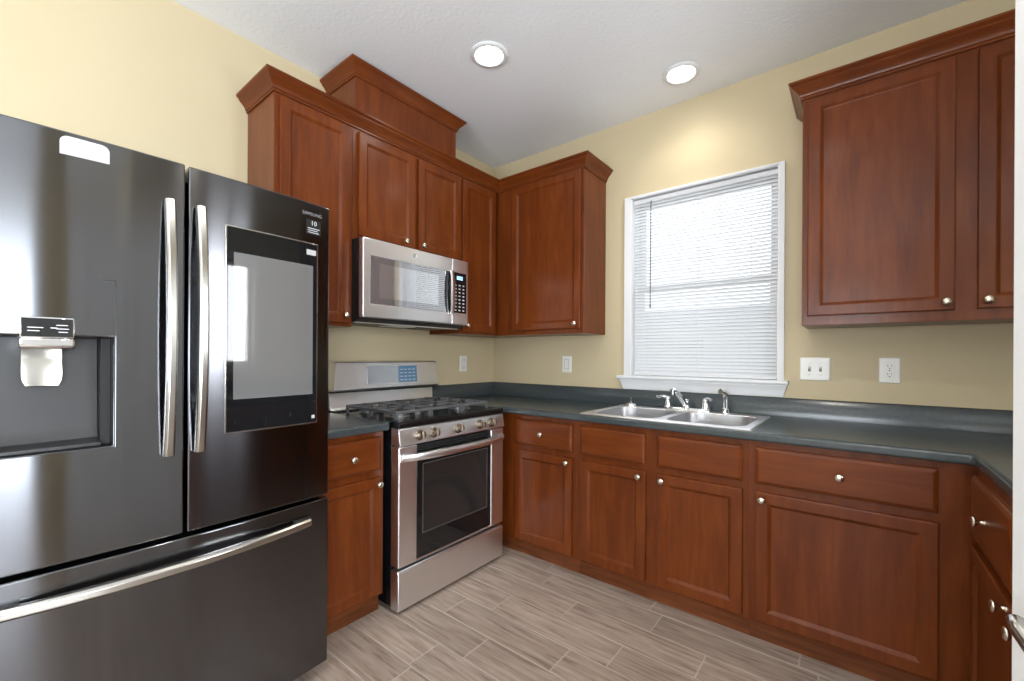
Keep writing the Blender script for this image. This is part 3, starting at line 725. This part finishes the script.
# ================================================================== REFRIGERATOR
FC = -2.3165; f0, f1 = FC - .456, FC + .456
DF = lambda u, z: .790 + .024 * (1 - ((u - FC) / .456) ** 2)
fr_ = thing('french_door_refrigerator', (.4, FC, 0), 'black stainless french-door refrigerator at the left with a screen in its right door', 'refrigerator')
P = lambda name, mb, m_, par=fr_, **k: mb.build(name, m_, par, **k)
P('refrigerator_body', MB(TA).box(f0 + .006, f1 - .006, .04, .700, .022, 1.755), M_dkgrey, bev=.004)
P('hinge_cover', MB(TA).box(f1 - .14, f1 - .012, .62, .76, 1.7555, 1.775), M_bplastic, bev=.004)
P('hinge_cover', MB(TA).box(f0 + .012, f0 + .14, .62, .76, 1.7555, 1.775), M_bplastic, bev=.004)
for u in (f0 + .06, f1 - .06):
    for d in (.12, .64): P('leveling_foot', MB(TA).lathe((u, d, 0), (0, 0, 1), [(.022, 0), (.022, .010), (.010, .012), (.010, .0225)], 12), M_bplastic)
P('toe_grille', MB(TA).box(f0 + .02, f1 - .02, .690, .715, .022, .052), M_bplastic, bev=.002)
def cols(a, b_, extra=(), n=14): return sorted(set([round(a + (b_ - a) * k / n, 5) for k in range(n + 1)] + list(extra)))
q0, q1, hz0, hz1 = -2.720, -2.476, .978, 1.267    # dispenser recess
uL = [u for u in cols(f0, -2.3205, n=14) if min(abs(u - q0), abs(u - q1)) > .008 or u in (f0, -2.3205)] + [q0, q1]
mb = MB(TA).grid(sorted(uL), [.693, hz0, hz1, 1.787], lambda u, z: not (q0 < u < q1 and hz0 < z < hz1), DF, .712)
Ld = P('left_door', mb, M_bss, bev=.005, seg=3, ang=25)
mb = MB(TA).grid(cols(-2.3125, f1), [.693, 1.785], lambda u, z: True, DF, .712)
Rd = P('right_door', mb, M_bss, bev=.005, seg=3, ang=25)
mb = MB(TA).grid(cols(f0, f1, n=28), [.056, .680], lambda u, z: True, DF, .712)
Fd = P('freezer_drawer', mb, M_bss, bev=.005, seg=3, ang=25)
P('door_gasket', MB(TA).box(f0 + .015, f1 - .015, .7005, .7115, .06, 1.77), M_bplastic)
# vertical handles
def vhandle(u0, par, s_):
    mb = MB(TA); L = []
    for k in range(25):
        q = -1 + 2 * k / 24; z = 1.300 + q * .368; dd = DF(u0, z) + .018 + .034 * (1 - q ** 2)
        w_ = .0125; t_ = .011
        L.append([(u0 - w_, dd - t_, z), (u0 + w_, dd - t_, z), (u0 + w_, dd + t_ * .5, z), (u0 + w_ * .6, dd + t_, z), (u0 - w_ * .6, dd + t_, z), (u0 - w_, dd + t_ * .5, z)])
    mb.loops(L); h = P('door_handle', mb, M_handle, par, bev=.0015, ang=30)
    for z in (.962, 1.638): P('handle_mount', MB(TA).box(u0 - .008, u0 + .008, DF(u0, z) - .001, DF(u0, z) + .020, z - .022, z + .022), M_bplastic, h, bev=.002)
vhandle(-2.286, Rd, 1); vhandle(-2.361, Ld, -1)
mb = MB(TA); L = []
for k in range(33):
    q = -1 + 2 * k / 32; u = FC + q * .378; dd = DF(u, 0) + .012 + .034 * (1 - q ** 2); z = .612
    L.append([(u, dd - .011, z - .015), (u, dd + .004, z - .015), (u, dd + .011, z - .008), (u, dd + .011, z + .008), (u, dd + .004, z + .015), (u, dd - .011, z + .015)])
mb.loops(L); h = P('drawer_handle', mb, M_handle, Fd, bev=.0015, ang=30)
for q in (-.93, .93): u = FC + q * .378; P('handle_mount', MB(TA).box(u - .028, u + .028, DF(u, 0) - .001, DF(u, 0) + .016, .616, .630), M_bplastic, h, bev=.001)
# family screen on right door
def curved(u0, u1, z0_, z1_, e0, e1, name, m_, par, n=8, bev=0):
    mb = MB(TA).grid(cols(u0, u1, n=n), [z0_, z1_], lambda u, z: True, lambda u, z: DF(u, z) + e1, DF((u0 + u1) / 2, 0) + e0) if False else MB(TA)
    L = []
    for u in cols(u0, u1, n=n): L.append([(u, DF(u, 0) + e0, z0_), (u, DF(u, 0) + e1, z0_), (u, DF(u, 0) + e1, z1_), (u, DF(u, 0) + e0, z1_)])
    mb.loops(L); return P(name, mb, m_, par, bev=bev, ang=25)
sp0, sp1 = -2.213, -1.913
curved(sp0 - .004, sp1 + .004, .972, 1.636, -.002, .0012, 'screen_trim', M_handle, Rd, bev=.001)
sc_ = curved(sp0, sp1, .976, 1.632, -.001, .0026, 'screen_panel', M_glass_blk, Rd, bev=.001)
curved(sp0 + .020, sp1 - .016, 1.080, 1.552, .0020, .0030, 'display_screen', M_screen, sc_)
curved(-1.954, -1.918, 1.591, 1.610, .0022, .0032, 'white_sticker', M_sticker, sc_, n=3)
curved(-1.932, -1.920, .990, 1.002, .0022, .0032, 'white_sticker', M_sticker, sc_, n=2)
lb = curved(-1.955, -1.898, 1.668, 1.722, -.0005, .0006, 'black_label', M_blk_label, Rd, n=4)
du = DF(-1.927, 0) - DF(-1.9, 0)
text('label_print', '10', .024, TA, -1.926, .0010, 1.709, M_print, lb, 1, surf=DF)
for k, (a, b_) in enumerate(((-1.949, -1.903), (-1.949, -1.910), (-1.949, -1.906))):
    curved(a, b_, 1.689 - k * .0075, 1.6915 - k * .0075, .0004, .0010, 'label_line', M_print, lb, n=3)
text('brand_lettering', 'SAMSUNG', .0165, TA, -1.932, .0006, 1.742, mat('faint_grey_print', (.24, .24, .25), .5), Rd, 1, surf=DF)
# left door sticker
L = []
mb = MB(TA)
cs = [(-2.578, 1.727), (-2.486, 1.729)] + [(-2.486 - .016 + .016 * math.cos(a), 1.775 - .016 + .016 * math.sin(a)) for a in [PI / 2 * k / 5 for k in range(6)]] + [(-2.578 + .016 - .016 * math.sin(a), 1.775 - .016 + .016 * math.cos(a)) for a in [PI / 2 * k / 5 for k in range(6)]]
mb.loops([[(u, DF(u, 0) - .0005, z) for u, z in cs], [(u, DF(u, 0) + .0008, z) for u, z in cs]])
P('white_sticker', mb, M_sticker, Ld)
# dispenser: flush upper panel outline, recess, module and paddle
mb = MB(TA).grid([q0 - .0035, q0 - .0015, q1 + .0015, q1 + .0035], [.972, .9745, 1.418, 1.4205], lambda u, z: not (q0 - .0015 < u < q1 + .0015 and .9745 < z < 1.418), lambda u, z: DF(u, z) + .0006, .78)
P('dispenser_outline', mb, M_bplastic, Ld)
mb = MB(TA); RB = .7165
mb.box(q0 - .0005, q1 + .0005, .7122, RB, hz0, hz1)
mb.prism([(RB, hz0), (.786, hz0), (.786, hz0 + .010), (.745, hz0 + .018), (.735, hz0 + .05), (.725, hz1), (RB, hz1)], q0 + .001, q1 - .020)
dn = P('dispenser_recess', mb, M_fridgein, Ld, bev=.002)
P('recess_side', MB(TA).box(q1 - .0195, q1 - .0005, RB, .770, hz0 + .001, hz1 - .001), M_matte, dn)
mc = -2.597
P('dispenser_module', MB(TA).prism([(.735, 1.233), (.806, 1.233), (.818, 1.240), (.820, 1.2615), (.735, 1.2615)], mc - .047, mc + .047), M_chrome, dn, bev=.004, ang=50)
P('module_frame', MB(TA).prism([(.735, 1.2617), (.820, 1.2617), (.818, 1.314), (.735, 1.314)], mc - .047, mc + .047), M_chrome, dn, bev=.003)
mdp = P('module_display', MB(TA).prism([(.815, 1.265), (.8208, 1.265), (.8190, 1.310), (.815, 1.310)], mc - .0435, mc + .0435), M_glass_blk, dn)
for (a, b_, z) in ((-.034, -.008, 1.286), (-.034, -.014, 1.278), (.004, .016, 1.286), (.014, .034, 1.293), (.014, .036, 1.284), (.018, .034, 1.276)):
    P('display_icon', MB(TA).box(mc + a, mc + b_, .8190, .8210, z, z + .0022), M_print, mdp)
mb = MB(TA); L = []
for k in range(9):
    z = 1.2325 - .090 * k / 8; w_ = .035 if k < 7 else (.033 if k == 7 else .028); cu = .010 * math.sin(k / 8 * PI * .6) - .030
    L.append([(mc - w_, .782 + cu, z), (mc - w_ * .5, .778 + cu, z), (mc + w_ * .5, .778 + cu, z), (mc + w_, .782 + cu, z), (mc + w_, .786 + cu, z), (mc + w_ * .5, .783 + cu, z), (mc - w_ * .5, .783 + cu, z), (mc - w_, .786 + cu, z)])
mb.bm.verts.ensure_lookup_table()
mb.loops(L)
for v_ in mb.bm.verts: v_.co.y -= .006
P('dispenser_paddle', mb, M_handle, dn, ang=50)

# ================================================================== OUTLETS AND SWITCHES
def outlet(name, T, u, z, w_, h_, label, kind, cat='outlet'):
    c = bpy.data.objects.new(name, None); C.objects.link(c); c.location = T(u, 0, z); tag(c, label, cat)
    mb = MB(T).rects(u - w_ / 2, u + w_ / 2, z - h_ / 2, z + h_ / 2, [(0, .0005), (0, .003), (.003, .0055), (.005, .006)])
    pl = mb.build('cover_plate', M_plate, c, smooth=False)
    if kind == 'duplex':
        for s_ in (-1, 1):
            zc_ = z + s_ * .0195
            fce = MB(T).lathe((u, .0055, zc_), (0, 1, 0), [(.017, 0), (.017, .0022), (.016, .003), (.0001, .003)], 24).build('receptacle', M_plate, c)
            mb = MB(T); mb.box(u - .0075, u - .0055, .0082, .0088, zc_ - .002, zc_ + .007); mb.box(u + .0055, u + .0075, .0082, .0088, zc_ - .001, zc_ + .006); mb.lathe((u, .0082, zc_ - .009), (0, 1, 0), [(.0028, 0), (.0028, .0006)], 12)
            mb.build('slots', M_slot, fce)
        MB(T).lathe((u, .0055, z), (0, 1, 0), [(.003, 0), (.003, .0012), (.002, .0016)], 12).build('screw', M_nickel, c)
    elif kind == 'toggle':
        for s_ in (-1, 1):
            uc = u + s_ * .0232
            MB(T).prism([(.0055, z - .012), (.0065, z - .012), (.0065, z + .012), (.0055, z + .012)], uc - .0053, uc + .0053).build('switch_slot', M_slot, c)
            MB(T).prism([(.006, z - .006), (.017, z + .004), (.016, z + .010), (.006, z + .004)], uc - .0035, uc + .0035).build('toggle', M_plate, c)
            for q in (-1, 1): MB(T).lathe((uc, .0055, z + q * .030), (0, 1, 0), [(.003, 0), (.003, .0012), (.002, .0016)], 12).build('screw', M_nickel, c)
    else:
        MB(T).box(u - .0165, u + .0165, .0055, .0085, z - .033, z + .033).build('rocker', M_plate, c, bev=.001)
        mb = MB(T).grid([u - .0185, u - .0168, u + .0168, u + .0185], [z - .035, z - .0333, z + .0333, z + .035], lambda a, b_: not (abs(a - u) < .0168 and abs(b_ - z) < .0333), lambda a, b_: .0066, .0055)
        mb.build('rocker_gap', M_slot, c)
        if kind == 'gfci':
            for s_ in (-1, 1): 
                mb = MB(T); mb.box(u - .0075, u - .0055, .0084, .009, z + s_ * .02 - .003, z + s_ * .02 + .005); mb.box(u + .0055, u + .0075, .0084, .009, z + s_ * .02 - .003, z + s_ * .02 + .004); mb.build('slots', M_slot, c)
    return c
outlet('wall_outlet', TA, -.356, 1.163, .074, .120, 'white wall outlet plate just right of the range backguard', 'gfci')
outlet('light_switch', TB, .715, 1.166, .078, .118, 'single white switch plate on the window wall left of the window', 'rocker', 'switch')
outlet('light_switch', TB, 2.2005, 1.165, .128, .118, 'white double toggle switch plate just right of the window', 'toggle', 'switch')
outlet('wall_outlet', TB, 2.490, 1.165, .078, .120, 'white duplex outlet plate under the large right wall cabinet', 'duplex')

# ================================================================== DOWNLIGHTS
def downlight(x, y, label):
    o = thing('recessed_downlight', (x, y, H), label, 'ceiling light', 'recessed ceiling downlights')
    MB().lathe((x, y, H), (0, 0, -1), [(.074, .0004), (.096, .0004), (.097, .004), (.092, .009), (.078, .012), (.074, .010), (.070, .002)], 40).build('trim_ring', M_white, o, ang=60)
    MB().lathe((x, y, H), (0, 0, -1), [(.0699, .0004), (.0699, .003), (.060, .007), (.0001, .009)], 32).build('lamp_lens', M_lamp, o, ang=60)
    l = bpy.data.lights.new('downlight_beam', 'SPOT'); l.energy = 12; l.spot_size = math.radians(150); l.spot_blend = .9; l.shadow_soft_size = .10; l.color = (1, .93, .83)
    lo = bpy.data.objects.new('downlight_beam', l); C.objects.link(lo); lo.parent = o; lo.location = (0, 0, -.03)
    return o
downlight(.872, -1.045, 'recessed ceiling downlight nearer the range, left of the two')
downlight(1.607, -.280, 'recessed ceiling downlight above the window and sink, right of the two')
def room_fill(x, y):  # unseen fill spots added under the ceiling, no fixtures
    l = bpy.data.lights.new('room_fill_spot', 'SPOT'); l.energy = 34; l.spot_size = math.radians(150); l.spot_blend = .9; l.shadow_soft_size = .08; l.color = (1, .94, .85)
    o = bpy.data.objects.new('room_fill_spot', l); C.objects.link(o); o.location = (x, y, H - .03)
for p in ((2.2, -1.9), (1.8, -3.6), (3.8, -3.6), (1.8, -5.2)): room_fill(*p)

# ================================================================== OPEN WHITE DOOR AT THE RIGHT EDGE
E_ = Vector((2.524, -1.877)); wv = Vector((.401, -.916)).normalized(); nv = Vector((-wv.y, wv.x)) * -1   # face toward the fridge
if nv.x > 0: nv = -nv
TD = lambda u, d, z: (E_.x + wv.x * u + nv.x * d, E_.y + wv.y * u + nv.y * d, z)
dd_ = thing('door_1', (E_.x, E_.y, .012), None, None); dd_['kind'] = 'structure'
DW, DH = .79, 2.03
mb = MB(TD).box(0, DW, -.035, 0, .012, DH); mb.build('door_slab', M_white, dd_, bev=.002)
for a, b_, c_, d_ in ((.11, .375, .25, .95), (.415, .68, .25, .95), (.11, .375, 1.08, 1.88), (.415, .68, 1.08, 1.88)):
    MB(TD).rects(a, b_, c_, d_, [(0, -.001), (.004, .005), (.016, .0055), (.022, .0012)]).build('raised_panel', M_white, dd_)
# lever handle
lv = MB(TD); LZ = .890
lv.lathe((.152, 0, LZ), (0, 1, 0), [(.032, -.0005), (.032, .006), (.028, .010), (.012, .012), (.011, .044), (.012, .048)], 24)
lv.tube([(.152, .048, LZ), (.132, .050, LZ + .006), (.106, .051, LZ + .018), (.084, .049, LZ + .028), (.073, .045, LZ + .034), (.069, .040, LZ + .032)], [.011, .0105, .009, .0085, .008, .006], 12, 1.0)
lv.build('lever_handle', M_handle, dd_, ang=60)
# ================================================================== OUTSIDE
struct(MB().box(-12, 14, .4, 30, -.6, -.5), 'ground', M_grass, smooth=False)
hs_ = thing('neighbor_house', (-1.5, 14, -.5), 'pale gabled house seen faintly through the lower blind slats', 'house')
MB().box(-6.0, 1.2, 13, 20, -.5, 2.2).build('wall', M_siding, hs_, smooth=False)
MB().loops([[(-6.4, 12.6, 2.2), (-6.4, 20.4, 2.2), (-6.4, 16.5, 3.3)], [(1.6, 12.6, 2.2), (1.6, 20.4, 2.2), (1.6, 16.5, 3.3)]]).build('roof', M_roof, hs_, smooth=False)
for x in (-4.6, -2.2, -.2): MB().box(x - .45, x + .45, 12.96, 13.02, .6, 1.8).build('window', M_glass_blk, hs_)
def tree(x, y, h, r_, label):
    o = thing('garden_tree', (x, y, -.5), label, 'tree')
    MB().tube([(x, y, -.5), (x + .03, y, h * .3), (x - .04, y, h * .6)], [.14, .10, .05], 8).build('trunk', M_toe, o)
    mb = MB(); rnd = random.Random(int(x * 10 + 99))
    for k in range(16):
        a = rnd.random() * 2 * PI; q = rnd.random() ** .5 * r_ * .75; zc_ = h * .45 + rnd.random() * h * .5; rr = r_ * (.28 + .3 * rnd.random())
        vs_ = bmesh.ops.create_icosphere(mb.bm, subdivisions=3, radius=rr, matrix=Matrix.Translation((x + q * math.cos(a), y + q * math.sin(a), zc_)))['verts']
        for v in vs_: v.co += Vector((rnd.uniform(-1, 1), rnd.uniform(-1, 1), rnd.uniform(-1, 1))) * rr * .12
    mb.build('crown', M_leaf, o)
tree(-2.6, 9.5, 2.0, .9, 'low leafy tree seen faintly behind the left of the lower blind')
tree(.9, 11, 2.1, 1.0, 'low leafy tree seen faintly behind the middle of the lower blind')
